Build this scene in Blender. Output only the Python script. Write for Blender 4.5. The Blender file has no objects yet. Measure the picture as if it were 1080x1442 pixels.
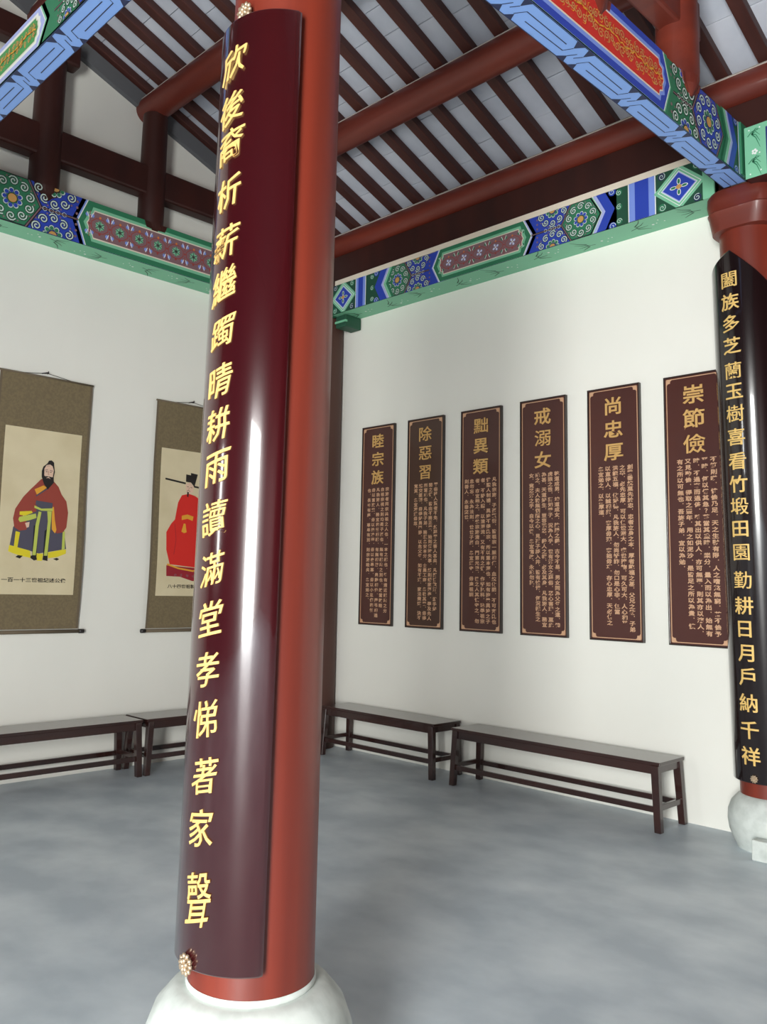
import bpy, bmesh, math, random
from mathutils import Vector, Matrix
random.seed(7)
scene = bpy.context.scene
COL = scene.collection
# ------------------------------------------------------------------ camera
cam_d = bpy.data.cameras.new('camera'); cam = bpy.data.objects.new('camera', cam_d); COL.objects.link(cam)
YAW, PIT, ROL = 0.800938307, 0.124042243, 0.0218172774
Fw = Vector((-math.sin(YAW)*math.cos(PIT), math.cos(YAW)*math.cos(PIT), math.sin(PIT)))
r0 = Vector((math.cos(YAW), math.sin(YAW), 0)); u0 = r0.cross(Fw)
Rt = r0*math.cos(ROL)+u0*math.sin(ROL); Up = -r0*math.sin(ROL)+u0*math.cos(ROL)
M = Matrix((Rt, Up, -Fw)).transposed().to_4x4(); M.translation = (6.083895, -5.707721, 1.5)
cam.matrix_world = M
cam_d.sensor_fit = 'VERTICAL'; cam_d.sensor_height = 24; cam_d.lens = 24*1212.09477/1442
cam_d.shift_x = 29.976/1442; cam_d.shift_y = -45.613/1442
cam_d.clip_start = .05
scene.camera = cam
# ------------------------------------------------------------------ light
vs = scene.view_settings
vs.view_transform = 'Standard'; vs.look = 'None'; vs.gamma = 1; vs.use_curve_mapping = False
vs.exposure = 0.70
w = bpy.data.worlds.new('world'); scene.world = w; w.use_nodes = True
bg = w.node_tree.nodes['Background']; bg.inputs[0].default_value = (.80, .90, 1, 1); bg.inputs[1].default_value = 3.0
def area(name, loc, rot, sx, sy, power, col=(1, 1, 1)):
    l = bpy.data.lights.new(name, 'AREA'); l.shape = 'RECTANGLE'; l.size = sx; l.size_y = sy; l.energy = power; l.color = col
    o = bpy.data.objects.new(name, l); COL.objects.link(o); o.location = loc; o.rotation_euler = rot; return o
scene.cycles.max_bounces = 10; scene.cycles.diffuse_bounces = 7
scene.cycles.sample_clamp_indirect = 6
# daylight entering through the openings of the hall
H = math.pi/2
LIGHTS = [('daylight_front', (6.8, -8.58, 1.57), (H, 0, 0), 1.8, 3.1, 470, (1, .99, .95)),
          ('daylight_window', (1.55, -8.58, 2.0), (H, 0, 0), .44, 1.55, 22, (1, .98, .93))]
for a in LIGHTS: area(*a)

# ------------------------------------------------------------------ materials
def lin(c):
    return tuple(((v/255)/12.92 if v/255 <= .04045 else (((v/255)+.055)/1.055)**2.4) for v in c)+(1,)
MATS = {}
def mat(name, c, rough=.6, metal=0, noise=None, coat=0, bump=None, spec=None):
    """noise = (scale xyz, second colour, lo, hi)"""
    if name in MATS: return MATS[name]
    m = bpy.data.materials.new(name); m.use_nodes = True; nt = m.node_tree; b = nt.nodes['Principled BSDF']
    b.inputs['Base Color'].default_value = lin(c); b.inputs['Roughness'].default_value = rough; b.inputs['Metallic'].default_value = metal
    if coat: b.inputs['Coat Weight'].default_value = coat; b.inputs['Coat Roughness'].default_value = .06
    if spec is not None: b.inputs['Specular IOR Level'].default_value = spec
    m.diffuse_color = lin(c)
    if noise or bump:
        tc = nt.nodes.new('ShaderNodeTexCoord'); mp = nt.nodes.new('ShaderNodeMapping'); nt.links.new(tc.outputs['Object'], mp.inputs[0])
        n = nt.nodes.new('ShaderNodeTexNoise'); n.inputs['Detail'].default_value = 6; n.inputs['Scale'].default_value = 1
        nt.links.new(mp.outputs[0], n.inputs[0])
        mp.inputs['Scale'].default_value = (noise or bump)[0]
    if noise:
        r = nt.nodes.new('ShaderNodeValToRGB'); r.color_ramp.elements[0].color = lin(c); r.color_ramp.elements[1].color = lin(noise[1])
        r.color_ramp.elements[0].position = noise[2]; r.color_ramp.elements[1].position = noise[3]
        nt.links.new(n.outputs['Fac'], r.inputs[0]); nt.links.new(r.outputs[0], b.inputs['Base Color'])
    if bump:
        bp = nt.nodes.new('ShaderNodeBump'); bp.inputs['Strength'].default_value = bump[1]; bp.inputs['Distance'].default_value = .01
        nt.links.new(n.outputs['Fac'], bp.inputs['Height']); nt.links.new(bp.outputs[0], b.inputs['Normal'])
    MATS[name] = m; return m
PLASTER = mat('white_plaster', (236, 236, 228), .85, noise=((.5, .5, .35), (222, 223, 216), .35, .75))
FLOOR = mat('grey_concrete', (174, 186, 196), .42, noise=((2.2, 2.6, 1), (206, 216, 223), .36, .66))
STONE = mat('pale_stone', (205, 212, 208), .6, noise=((14, 14, 14), (178, 186, 182), .4, .75), bump=((14, 14, 14), .15))
RED = mat('red_lacquer_column', (122, 44, 27), .45, noise=((9, 9, .35), (98, 35, 24), .35, .7), coat=.12)
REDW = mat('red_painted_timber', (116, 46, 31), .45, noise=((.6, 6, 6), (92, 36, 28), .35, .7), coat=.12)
REDG = mat('blackish_red_timber', (58, 24, 18), .5, noise=((4, 4, 1.5), (44, 18, 15), .35, .7))  # darker red-brown for the gable timbers and the purlin board
DUST = mat('pale_dust_line', (196, 186, 178), .9)
REDD = mat('dark_red_timber', (74, 26, 22), .5, noise=((4, 4, 1.5), (52, 20, 18), .35, .7))
RAFT = mat('brown_rafter', (82, 42, 34), .55, noise=((8, 1.2, 8), (60, 32, 29), .35, .7))
BLACKRED = mat('black_red_lacquer', (58, 8, 12), .22, coat=.9, noise=((3, 3, .25), (44, 8, 14), .35, .7))
BLACKL = mat('black_lacquer', (22, 10, 12), .22, coat=.9)
GOLD = mat('gilt_lettering', (228, 192, 116), .45, metal=.2)
GOLDD = mat('dull_gilt', (212, 170, 104), .5, metal=.25)
PLQ = mat('plaque_lacquer', (74, 32, 23), .4, coat=.25, noise=((2, 2, 1), (62, 25, 22), .35, .7))
PLQ2 = mat('plaque_lacquer_browner', (66, 38, 26), .4, coat=.25)
PLQF = mat('plaque_frame_black', (38, 26, 22), .35, coat=.4)
COPPER = mat('plaque_pink_gilt', (208, 166, 132), .45, metal=.2)
BENCH = mat('dark_walnut_lacquer', (52, 26, 22), .24, coat=.5, noise=((2, 14, 14), (38, 20, 19), .35, .7))
TILE = mat('grey_roof_brick', (204, 208, 218), .8, noise=((3, 3, 3), (186, 192, 204), .35, .7))
SHEATH = mat('dark_roof_gap', (40, 38, 40), .9)
SILK = mat('olive_brocade', (122, 108, 80), .8, noise=((60, 60, 60), (110, 98, 74), .4, .6))
SILKB = mat('brown_brocade_border', (104, 92, 74), .8)
PAPER = mat('aged_xuan_paper', (216, 204, 170), .85, noise=((3, 3, 3), (205, 192, 156), .4, .7))
RODM = mat('scroll_rod_dark', (34, 30, 30), .4)
SILVER = mat('antique_silver_gilt', (196, 176, 150), .4, metal=.7)
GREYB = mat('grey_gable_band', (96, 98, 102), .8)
PC = {}
def pcol(key, c, r=.55):
    PC[key] = mat('paint_'+key, c, r)
for k, c in dict(blue=(40, 66, 172), lblue=(120, 146, 222), lilac=(168, 178, 228), white=(228, 232, 228), green=(44, 118, 84), mint=(122, 190, 154), dgreen=(28, 76, 56),
                 navy=(34, 44, 78), fret=(126, 164, 226), black=(20, 26, 30), gold=(196, 150, 86), red=(200, 44, 34), mauve=(128, 98, 104), brick=(150, 62, 58), cream=(224, 214, 196),
                 pale=(196, 214, 206), orange=(206, 122, 60), yellow=(222, 206, 40), skin=(222, 190, 166), robe=(150, 64, 52), slate=(78, 76, 92), scarlet=(212, 40, 32), ink=(28, 24, 24),
                 amber=(224, 160, 50), maroon=(150, 30, 44), lime=(188, 200, 90), panelgreen=(70, 150, 84), dblue=(40, 44, 108)).items(): pcol(k, c)

# ------------------------------------------------------------------ helpers
def link(name, me, m, parent=None):
    o = bpy.data.objects.new(name, me); COL.objects.link(o)
    for x in (m if isinstance(m, (list, tuple)) else [m]):
        if x: me.materials.append(x)
    if parent: o.parent = parent
    return o
def obj(name, bm, m, parent=None, smooth=False):
    me = bpy.data.meshes.new(name); bm.to_mesh(me); bm.free()
    if smooth: me.polygons.foreach_set('use_smooth', [True]*len(me.polygons))
    return link(name, me, m, parent)
def tag(o, label, cat, group=None):
    o['label'] = label; o['category'] = cat
    if group: o['group'] = group
    return o
def thing(name, label, cat, loc=(0, 0, 0), rz=0, group=None):
    o = bpy.data.objects.new(name, None); COL.objects.link(o); o.location = loc; o.rotation_euler = (0, 0, rz); o.empty_display_size = .1
    return tag(o, label, cat, group)
def struct(o): o['kind'] = 'structure'; return o
def box(bm, x0, x1, y0, y1, z0, z1, bev=0):
    v = [bm.verts.new((x, y, z)) for x in (x0, x1) for y in (y0, y1) for z in (z0, z1)]
    fs = [bm.faces.new([v[i] for i in q]) for q in ((0, 1, 3, 2), (4, 6, 7, 5), (0, 4, 5, 1), (2, 3, 7, 6), (0, 2, 6, 4), (1, 5, 7, 3))]
    if bev:
        es = list({e for f in fs for e in f.edges}); bmesh.ops.bevel(bm, geom=es, offset=bev, segments=2, affect='EDGES', profile=.5)
    return fs
def hexa(bm, b, t):
    """frustum from 4 bottom points and 4 top points (same winding)"""
    vb = [bm.verts.new(p) for p in b]; vt = [bm.verts.new(p) for p in t]; n = len(b)
    bm.faces.new(vb[::-1]); bm.faces.new(vt)
    for i in range(n): bm.faces.new((vb[i], vb[(i+1) % n], vt[(i+1) % n], vt[i]))
def mbox(name, d, m, parent=None, bev=0):
    bm = bmesh.new(); box(bm, *d, bev=bev); return obj(name, bm, m, parent)
def lathe(bm, prof, n=48, c=(0, 0), cap=True):
    rings = []
    for r, z, *off in prof:
        ox, oy = off if off else (0, 0)
        rings.append([bm.verts.new((c[0]+ox+r*math.cos(2*math.pi*i/n), c[1]+oy+r*math.sin(2*math.pi*i/n), z)) for i in range(n)])
    for a, b in zip(rings, rings[1:]):
        for i in range(n): bm.faces.new((a[i], a[(i+1) % n], b[(i+1) % n], b[i]))
    if cap: bm.faces.new(rings[0][::-1]); bm.faces.new(rings[-1])
def cyl(bm, p, q, r, n=20, r2=None):
    p, q = Vector(p), Vector(q); d = (q-p).normalized(); a = d.orthogonal().normalized(); b = d.cross(a); r2 = r if r2 is None else r2
    A = [bm.verts.new(p+(a*math.cos(2*math.pi*i/n)+b*math.sin(2*math.pi*i/n))*r) for i in range(n)]
    B = [bm.verts.new(q+(a*math.cos(2*math.pi*i/n)+b*math.sin(2*math.pi*i/n))*r2) for i in range(n)]
    for i in range(n): bm.faces.new((A[i], A[(i+1) % n], B[(i+1) % n], B[i]))
    bm.faces.new(A[::-1]); bm.faces.new(B)
def smooth_by_angle(o, ang=40):
    me = o.data; me.polygons.foreach_set('use_smooth', [True]*len(me.polygons))
    try: me.set_sharp_from_angle(angle=math.radians(ang))
    except Exception: pass
    return o

class Paint:
    """flat painted decoration: polygons (u,v) laid on a surface; later strokes lie a hair above earlier ones"""
    def __init__(s): s.P = []; s.L = 0
    def up(s): s.L += 1
    def poly(s, pts, c): s.P.append((s.L, pts, c))
    def rect(s, x0, x1, y0, y1, c): s.poly([(x0, y0), (x1, y0), (x1, y1), (x0, y1)], c)
    def disc(s, x, y, r, c, n=12, ry=None, a0=0):
        ry = ry or r; s.poly([(x+r*math.cos(a0+2*math.pi*i/n), y+ry*math.sin(a0+2*math.pi*i/n)) for i in range(n)], c)
    def line(s, pts, wd, c, closed=False, taper=False):
        n = len(pts); off = []
        for i in range(n):
            a = pts[(i-1) % n] if (i or closed) else pts[0]; b = pts[(i+1) % n] if (i < n-1 or closed) else pts[-1]
            dx, dy = b[0]-a[0], b[1]-a[1]; l = math.hypot(dx, dy) or 1
            k = wd/2*(1-.75*i/(n-1) if taper else 1)
            off.append((-dy/l*k, dx/l*k))
        for i in range(n if closed else n-1):
            j = (i+1) % n
            s.poly([(pts[i][0]-off[i][0], pts[i][1]-off[i][1]), (pts[j][0]-off[j][0], pts[j][1]-off[j][1]),
                    (pts[j][0]+off[j][0], pts[j][1]+off[j][1]), (pts[i][0]+off[i][0], pts[i][1]+off[i][1])], c)
    def curl(s, x, y, r, a0, ccw=1, c='pale', fill=None, turns=1.35, wd=.0045):
        L = s.L
        if fill: s.disc(x, y, r*1.02, fill, 12); s.up()
        n = 15; pts = []
        for i in range(n+1):
            t = i/n; a = a0+ccw*t*turns*2*math.pi; rr = r*(.92-.78*t); pts.append((x+rr*math.cos(a), y+rr*math.sin(a)))
        s.line(pts, wd, c); s.L = L
    def build(s, name, f, nrm, parent, step=.0007, clip=None, bands=None):
        cols = sorted({c for _, _, c in s.P}); ix = {c: i for i, c in enumerate(cols)}
        vs_, fs, mi = [], [], []
        PP = s.P
        if bands:      # cut into horizontal bands so the paint follows a gently curved sheet
            PP = [(L, clip_poly(pts, -9, 9, a, b), c) for L, pts, c in s.P for a, b in zip(bands, bands[1:])]
            PP = [p for p in PP if len(p[1]) > 2]
        for L, pts, c in PP:
            if clip:
                pts = clip_poly(pts, *clip)
                if len(pts) < 3: continue
            k = len(vs_)
            for u, v in pts: vs_.append(Vector(f(u, v))+Vector(nrm)*(step*(L+1)))
            fs.append(list(range(k, k+len(pts)))); mi.append(ix[c])
        me = bpy.data.meshes.new(name); me.from_pydata([tuple(v) for v in vs_], [], fs); 
        o = link(name, me, [PC[c] for c in cols], parent); me.polygons.foreach_set('material_index', mi)
        bm = bmesh.new(); bm.from_mesh(me)
        for fc in bm.faces:
            if fc.normal.dot(Vector(nrm)) < 0: fc.normal_flip()
        bm.to_mesh(me); bm.free(); return o
def clip_poly(pts, x0, x1, y0, y1):
    for ax, lim, sg in ((0, x0, 1), (0, x1, -1), (1, y0, 1), (1, y1, -1)):
        out = []
        for i in range(len(pts)):
            a, b = pts[i-1], pts[i]; da, db = (a[ax]-lim)*sg, (b[ax]-lim)*sg
            if (da >= 0) != (db >= 0):
                t = da/(da-db); out.append((a[0]+(b[0]-a[0])*t, a[1]+(b[1]-a[1])*t))
            if db >= 0: out.append(b)
        pts = out
        if not pts: break
    return pts

# text: one flat mesh per string, from the built-in font (falls back to its bundled Chinese glyphs)
def glyphs(body, size, extrude=0, offset=0, spacing=1.0, shear=0, align='CENTER'):
    cu = bpy.data.curves.new('t', 'FONT'); cu.body = body; cu.size = size; cu.extrude = extrude; cu.offset = offset
    cu.align_x = align; cu.align_y = 'CENTER'; cu.space_line = spacing; cu.shear = shear; cu.resolution_u = 2
    o = bpy.data.objects.new('t', cu); COL.objects.link(o)
    bpy.context.view_layer.update()
    me = bpy.data.meshes.new_from_object(o.evaluated_get(bpy.context.evaluated_depsgraph_get()))
    vv = [v.co.copy() for v in me.vertices]; ff = [list(p.vertices) for p in me.polygons]
    bpy.data.objects.remove(o); bpy.data.curves.remove(cu); bpy.data.meshes.remove(me)
    return vv, ff

# ------------------------------------------------------------------ setting
LX = -.455                                   # left (gable) wall plane
def roof(y):                                 # underside of the rafters
    return 5.02+.365*(-y-.1) if y > -5.2 else 5.02+.365*5.1-.365*(-y-5.2)
def wallbox(name, d, m=PLASTER): return struct(mbox(name, d, m))
wallbox('floor', (-1.2, 10.2, -9.6, 1.2, -.12, 0), FLOOR)
bm = bmesh.new(); box(bm, LX-.25, 4.12, 0, .25, 0, 4.46); box(bm, LX-.25, 4.12, .03, .25, 4.46, 5.06); struct(obj('wall_right', bm, PLASTER))
bm = bmesh.new()                             # gable wall, its top follows the roof slope
ys = [0, -1, -2, -3, -4, -5.2, -6.5, -8.6]
for a, b in zip(ys, ys[1:]):
    hexa(bm, [(LX-.25, a, 0), (LX-.25, b, 0), (LX, b, 0), (LX, a, 0)], [(LX-.25, a, roof(a)+.07), (LX-.25, b, roof(b)+.07), (LX, b, roof(b)+.07), (LX, a, roof(a)+.07)])
bmesh.ops.remove_doubles(bm, verts=bm.verts, dist=1e-4)
struct(obj('wall_left', bm, PLASTER))
# front wall behind the photographer with a doorway and a small window; plain far side wall
bm = bmesh.new()
for d in ((LX-.25, 1.3, 0, 5.72), (1.3, 1.8, 0, 1.2), (1.3, 1.8, 2.8, 5.72), (1.8, 5.85, 0, 5.72), (5.85, 7.75, 3.15, 5.72), (7.75, 9.6, 0, 5.72)):
    box(bm, d[0], d[1], -8.85, -8.6, d[2], d[3])
struct(obj('wall_front', bm, REDD))
bm = bmesh.new()
for a, b in ((.25, -5.2), (-5.2, -8.6)):
    hexa(bm, [(9.4, a, 0), (9.4, b, 0), (9.6, b, 0), (9.6, a, 0)], [(9.4, a, roof(a)+.11), (9.4, b, roof(b)+.11), (9.6, b, roof(b)+.11), (9.6, a, roof(a)+.11)])
bmesh.ops.recalc_face_normals(bm, faces=bm.faces)
struct(obj('wall_far_side', bm, REDD))
wallbox('wall_rear_bay', (4.12, 9.6, .03, .25, 0, 5.06))

# ceiling: dark sheathing, rafters and the grey bricks lying between them
bm = bmesh.new()
for a, b in ((.3, -5.2), (-5.2, -9.4)):
    hexa(bm, [(-.95, a, roof(a)+.115), (9.8, a, roof(a)+.115), (9.8, b, roof(b)+.115), (-.95, b, roof(b)+.115)],
         [(-.95, a, roof(a)+.2), (9.8, a, roof(a)+.2), (9.8, b, roof(b)+.2), (-.95, b, roof(b)+.2)])
bmesh.ops.recalc_face_normals(bm, faces=bm.faces)
ceiling = struct(obj('ceiling', bm, SHEATH))
PITCH = .2835; RX0 = .110; RW = .088
ks = list(range(-2, 20))
y0, y1 = -.02, -4.5
slope = math.atan(.365)
bm = bmesh.new(); ln = (y0-y1)/math.cos(slope)
box(bm, -RW/2, RW/2, -ln, 0, 0, .07, bev=.006)
raf0 = None
for k in ks:
    x = RX0+k*PITCH
    if k == -2: x = LX+.055
    if raf0 is None:
        raf0 = obj('rafter', bm, RAFT, ceiling); o = raf0
    else:
        o = raf0.copy(); COL.objects.link(o)
    o.location = (x+random.uniform(-.006, .006), y0, roof(y0)); o.rotation_euler = (-slope, 0, 0)
# rafters of the front slope nearer than the camera, only the underside plane is needed there
tilebase = None; count = 0
def tile_mesh(L, W):
    b = bmesh.new(); box(b, -W/2, W/2, -L, 0, 0, .03, bev=.003)
    me = bpy.data.meshes.new('roof_brick'); b.to_mesh(me); b.free(); me.materials.append(TILE); return me
TM = {}
for k in ks[:-1]:
    xa = RX0+k*PITCH+RW/2 if k > -2 else LX+.1
    xb = RX0+(k+1)*PITCH-RW/2
    if xb-xa < .04: continue
    W = xb-xa+.05; s = -random.uniform(0, .2); L0 = 0
    pos = 0
    while pos < ln-.05 and count < 298:
        L = random.choice((.22, .34, .40, .46)); L = min(L, ln-pos)
        key = (round(L, 2), round(W, 3))
        if key not in TM: TM[key] = tile_mesh(L-.005, W)
        o = bpy.data.objects.new('roof_brick', TM[key]); COL.objects.link(o); o.parent = ceiling
        yy = y0-pos*math.cos(slope)
        o.location = ((xa+xb)/2, yy, roof(yy)+.0745/math.cos(slope)+random.uniform(0, .004)); o.rotation_euler = (-slope, 0, 0)
        pos += L; count += 1
struct(ceiling)
# grey painted band on the gable wall below the roof line
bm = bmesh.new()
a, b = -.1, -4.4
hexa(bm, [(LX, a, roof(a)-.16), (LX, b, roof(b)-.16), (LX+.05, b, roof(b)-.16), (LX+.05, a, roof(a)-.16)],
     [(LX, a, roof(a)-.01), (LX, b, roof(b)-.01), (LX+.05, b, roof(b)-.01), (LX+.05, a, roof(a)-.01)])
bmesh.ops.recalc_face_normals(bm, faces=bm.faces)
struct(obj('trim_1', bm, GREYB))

# ------------------------------------------------------------------ columns
MX, MY = 3.962, -4.058
PX, PY = 3.975, -.15
def plinth(x, y, label, k=1.0, kz=1.0):
    bm = bmesh.new()
    prof = [(.245*k, 0), (.25*k, .02), (.268*k, .05), (.292*k, .11), (.302*k, .18), (.298*k, .24), (.275*k, .30), (.235*k, .345), (.215*k, .36), (.18, .362)]
    prof = [(r, z*kz) for r, z in prof]; lathe(bm, prof, 56)
    o = obj('column_plinth', bm, STONE, smooth=False); smooth_by_angle(o, 50); o.location = (x, y, 0)
    return tag(o, label, 'stone base', None)
plinth(MX, MY, 'large pale stone drum base under the near red column')
plinth(PX, PY, 'small-looking pale stone base under the far right column, at the picture edge', .86, .86)
mbox('stone_block', (3.975, 4.9, -.505, -.435, 0, .115), STONE, bev=.008)
tag(bpy.data.objects['stone_block'], 'low squared stone sill block on the floor at the right picture edge', 'stone block')
def column(x, y, z0, z1, rb, rt, label, m=RED, lean=(0, 0)):
    t = thing('column', label, 'column', (x, y, z0))
    bm = bmesh.new(); n = 14
    lathe(bm, [(rb+(rt-rb)*i/n, (z1-z0)*i/n, lean[0]*i/n, lean[1]*i/n) for i in range(n+1)], 64)
    o = obj('shaft', bm, m, t); smooth_by_angle(o)
    return t
cM = column(MX, MY, .362, 5.9, .184, .170, 'tall glossy red column in the foreground, carrying the curved couplet board', lean=(.012, .016))
bm = bmesh.new(); lathe(bm, [(.186, 0), (.189, .004), (.189, .014), (.185, .018)], 56, cap=False)
obj('mortar_ring', bm, STONE, cM, True)
column(PX, PY, .3115, 3.845, .184, .178, 'red column at the right picture edge behind the black couplet board', lean=(-.03, 0))
column(-.205, -.16, 0, 4.12, .178, .172, 'dark corner column between the two white walls, mostly hidden by the near column', mat('dull_brown_column', (76, 48, 40), .6))  # one even brown, duller than the red columns
# green bracket stub below the beam in the corner
t = thing('beam_bracket', 'small green painted bracket stub under the beam in the room corner', 'bracket', (.06, -.1, 4.0))
mbox('block', (-.06, .085, -.12, .09, .005, .125), PC['dgreen'], t, .01)
mbox('band', (-.063, .088, -.126, -.1, .05, .07), PC['mint'], t)

# ------------------------------------------------------------------ couplet boards (curved round the columns)
def shift_pts(bm, fn):
    for v in bm.verts:
        ox, oy = fn(v.co.z); v.co.x += ox; v.co.y += oy
def curved_board(t, cx, cy, az, half, r0, r1, zb, ztop, m):
    bm = bmesh.new(); n = 40; rows = []
    for i in range(n+1):
        p = -half+2*half*i/n; a = math.radians(az+p)
        zt = ztop(p); rr1 = r1-(.006 if i in (0, n) else 0)
        ring = [(r0, zb), (rr1-.004, zb), (rr1, zb+.006), (rr1, zt-.006), (rr1-.004, zt), (r0, zt)]
        rows.append([bm.verts.new((cx+r*math.cos(a), cy+r*math.sin(a), z)) for r, z in ring])
    for a, b in zip(rows, rows[1:]):
        for i in range(6): bm.faces.new((a[i], b[i], b[(i+1) % 6], a[(i+1) % 6]))
    bm.faces.new(rows[0]); bm.faces.new(rows[-1][::-1])
    bmesh.ops.recalc_face_normals(bm, faces=bm.faces); shift_pts(bm, OFF)
    o = obj('board', bm, m, t); smooth_by_angle(o, 35)
def wrap_text(t, ch, cx, cy, az, r, z, size, wx, shear, tilt, offset, m):
    vv, ff = glyphs(ch, size, extrude=.0014, offset=offset)
    bm = bmesh.new(); vs_ = [bm.verts.new(v) for v in vv]
    cx0 = (min(v.x for v in vv)+max(v.x for v in vv))/2; cy0 = (min(v.y for v in vv)+max(v.y for v in vv))/2
    for f in ff:
        try: bm.faces.new([vs_[i] for i in f])
        except Exception: pass
    ca, sa = math.cos(tilt), math.sin(tilt)
    for v in bm.verts:
        x, y = v.co.x-cx0, v.co.y-cy0; x = x*wx+shear*y+(.004*math.sin(y*55+ord(ch)) if tilt else 0); v.co.x, v.co.y = x, (y*(.86 if tilt else 1)+math.tan(tilt)*x)*(1.45 if ch == '聲' else 1)
    w = size*.6
    for i in range(-5, 6):
        g = bm.verts[:]+bm.edges[:]+bm.faces[:]
        bmesh.ops.bisect_plane(bm, geom=g, dist=1e-5, plane_co=(i*w/5.5, 0, 0), plane_no=(1, 0, 0))
    for v in bm.verts:
        x, y, d = v.co; a = math.radians(az)+x/r; rr = r+d+.0018; v.co = (cx+rr*math.cos(a), cy+rr*math.sin(a), z+y)
    shift_pts(bm, OFF)
    return obj('character', bm, m, t)
def boss(t, p, az, s=1.0, off=True):
    """little chrysanthemum fixing boss"""
    bm = bmesh.new()
    for ring, n, r, dz in ((0, 1, 0, .012), (1, 6, .010, .009), (2, 10, .019, .004)):
        for i in range(n):
            a = 2*math.pi*i/n+ring*.3
            m4 = Matrix.Translation((r*s*math.cos(a), r*s*math.sin(a), dz*s)) @ Matrix.Rotation(a, 4, 'Z') @ Matrix.Diagonal((.0085*s, .006*s, .006*s, 1))
            bmesh.ops.create_icosphere(bm, subdivisions=1, radius=1, matrix=m4)
    bmesh.ops.create_cone(bm, segments=14, radius1=.020*s, radius2=.016*s, depth=.008*s, cap_ends=True)
    o = obj('flower_boss', bm, SILVER, t, True); o['label'] = 'small silvery flower-shaped fixing boss'
    a = math.radians(az); n = Vector((math.cos(a), math.sin(a), 0)); ox, oy = OFF(p[2]) if off else (0, 0)
    o.location = (p[0]+ox, p[1]+oy, p[2]); o.rotation_euler = n.to_track_quat('Z', 'Y').to_euler(); return o
AM = -94
def OFF(z):
    k = z/2.82; d = .020-.006*k; return (d*math.cos(math.radians(AM))+.010*k, d*math.sin(math.radians(AM))+.013*k)
t = thing('couplet_board', 'long curved dark red-black lacquer couplet board with gold running script on the near column', 'couplet board', (MX, MY, .45))
lx = .010
curved_board(t, 0, 0, AM+2, 68, .1915, .206, 0, lambda p: 2.82, BLACKRED)
TXT = '欣後裔析薪繼躅晴耕雨讀滿堂孝悌著家聲'
ZM = [3.132, 2.978, 2.857, 2.70, 2.54, 2.407, 2.256, 2.109, 1.976, 1.848, 1.699, 1.552, 1.411, 1.267, 1.13, .976, .836, .647]
for i, ch in enumerate(TXT):
    wrap_text(t, ch, 0, 0, -89+9*i/17+random.uniform(-1, 1), .206, ZM[i]-.45-.01, random.uniform(.118, .130), 1.0-.22*i/17, random.uniform(.04, .10), math.radians(random.uniform(9, 14)), .0003 if ch in '繼躅讀滿悌薪聲後欣裔' else .0008, GOLD)
a = math.radians(AM)
boss(t, (.207*math.cos(a+.09), .207*math.sin(a+.09), .012), AM+5, 1.15)
boss(t, (.185*math.cos(a+.2), .185*math.sin(a+.2), 2.845), AM+12, 1.2)
AR = -100
def OFF(z):
    k = z/3.28; d = .022+.022*k; return (d*math.cos(math.radians(AR))-.030*k, d*math.sin(math.radians(AR)))
t = thing('couplet_board', 'curved black lacquer couplet board with gold clerical script on the right-edge column', 'couplet board', (PX, PY, .40))
curved_board(t, 0, 0, AR+4, 70, .1915, .208, 0, lambda p: 3.28-(.0016*(-p) if p < 0 else .0036*p), BLACKL)
ZR = [3.485, 3.341, 3.2, 3.056, 2.895, 2.763, 2.622, 2.474, 2.322, 2.18, 2.043, 1.903, 1.76, 1.592, 1.438, 1.298, 1.155, 1.017, .864, .707, .556]
for i, ch in enumerate('闔族多芝蘭玉樹喜看竹塅田園勤耕日月戶納千祥'):
    z = ZR[i]-.40
    wrap_text(t, ch, 0, 0, AR+1, .208, z, .112, 1.10, 0, 0, .0005 if ch in '闔蘭園塅樹勤' else .0014, GOLD)
boss(t, (.209*math.cos(math.radians(AR+6)), .209*math.sin(math.radians(AR+6)), .028), AR+6, .9)

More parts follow.
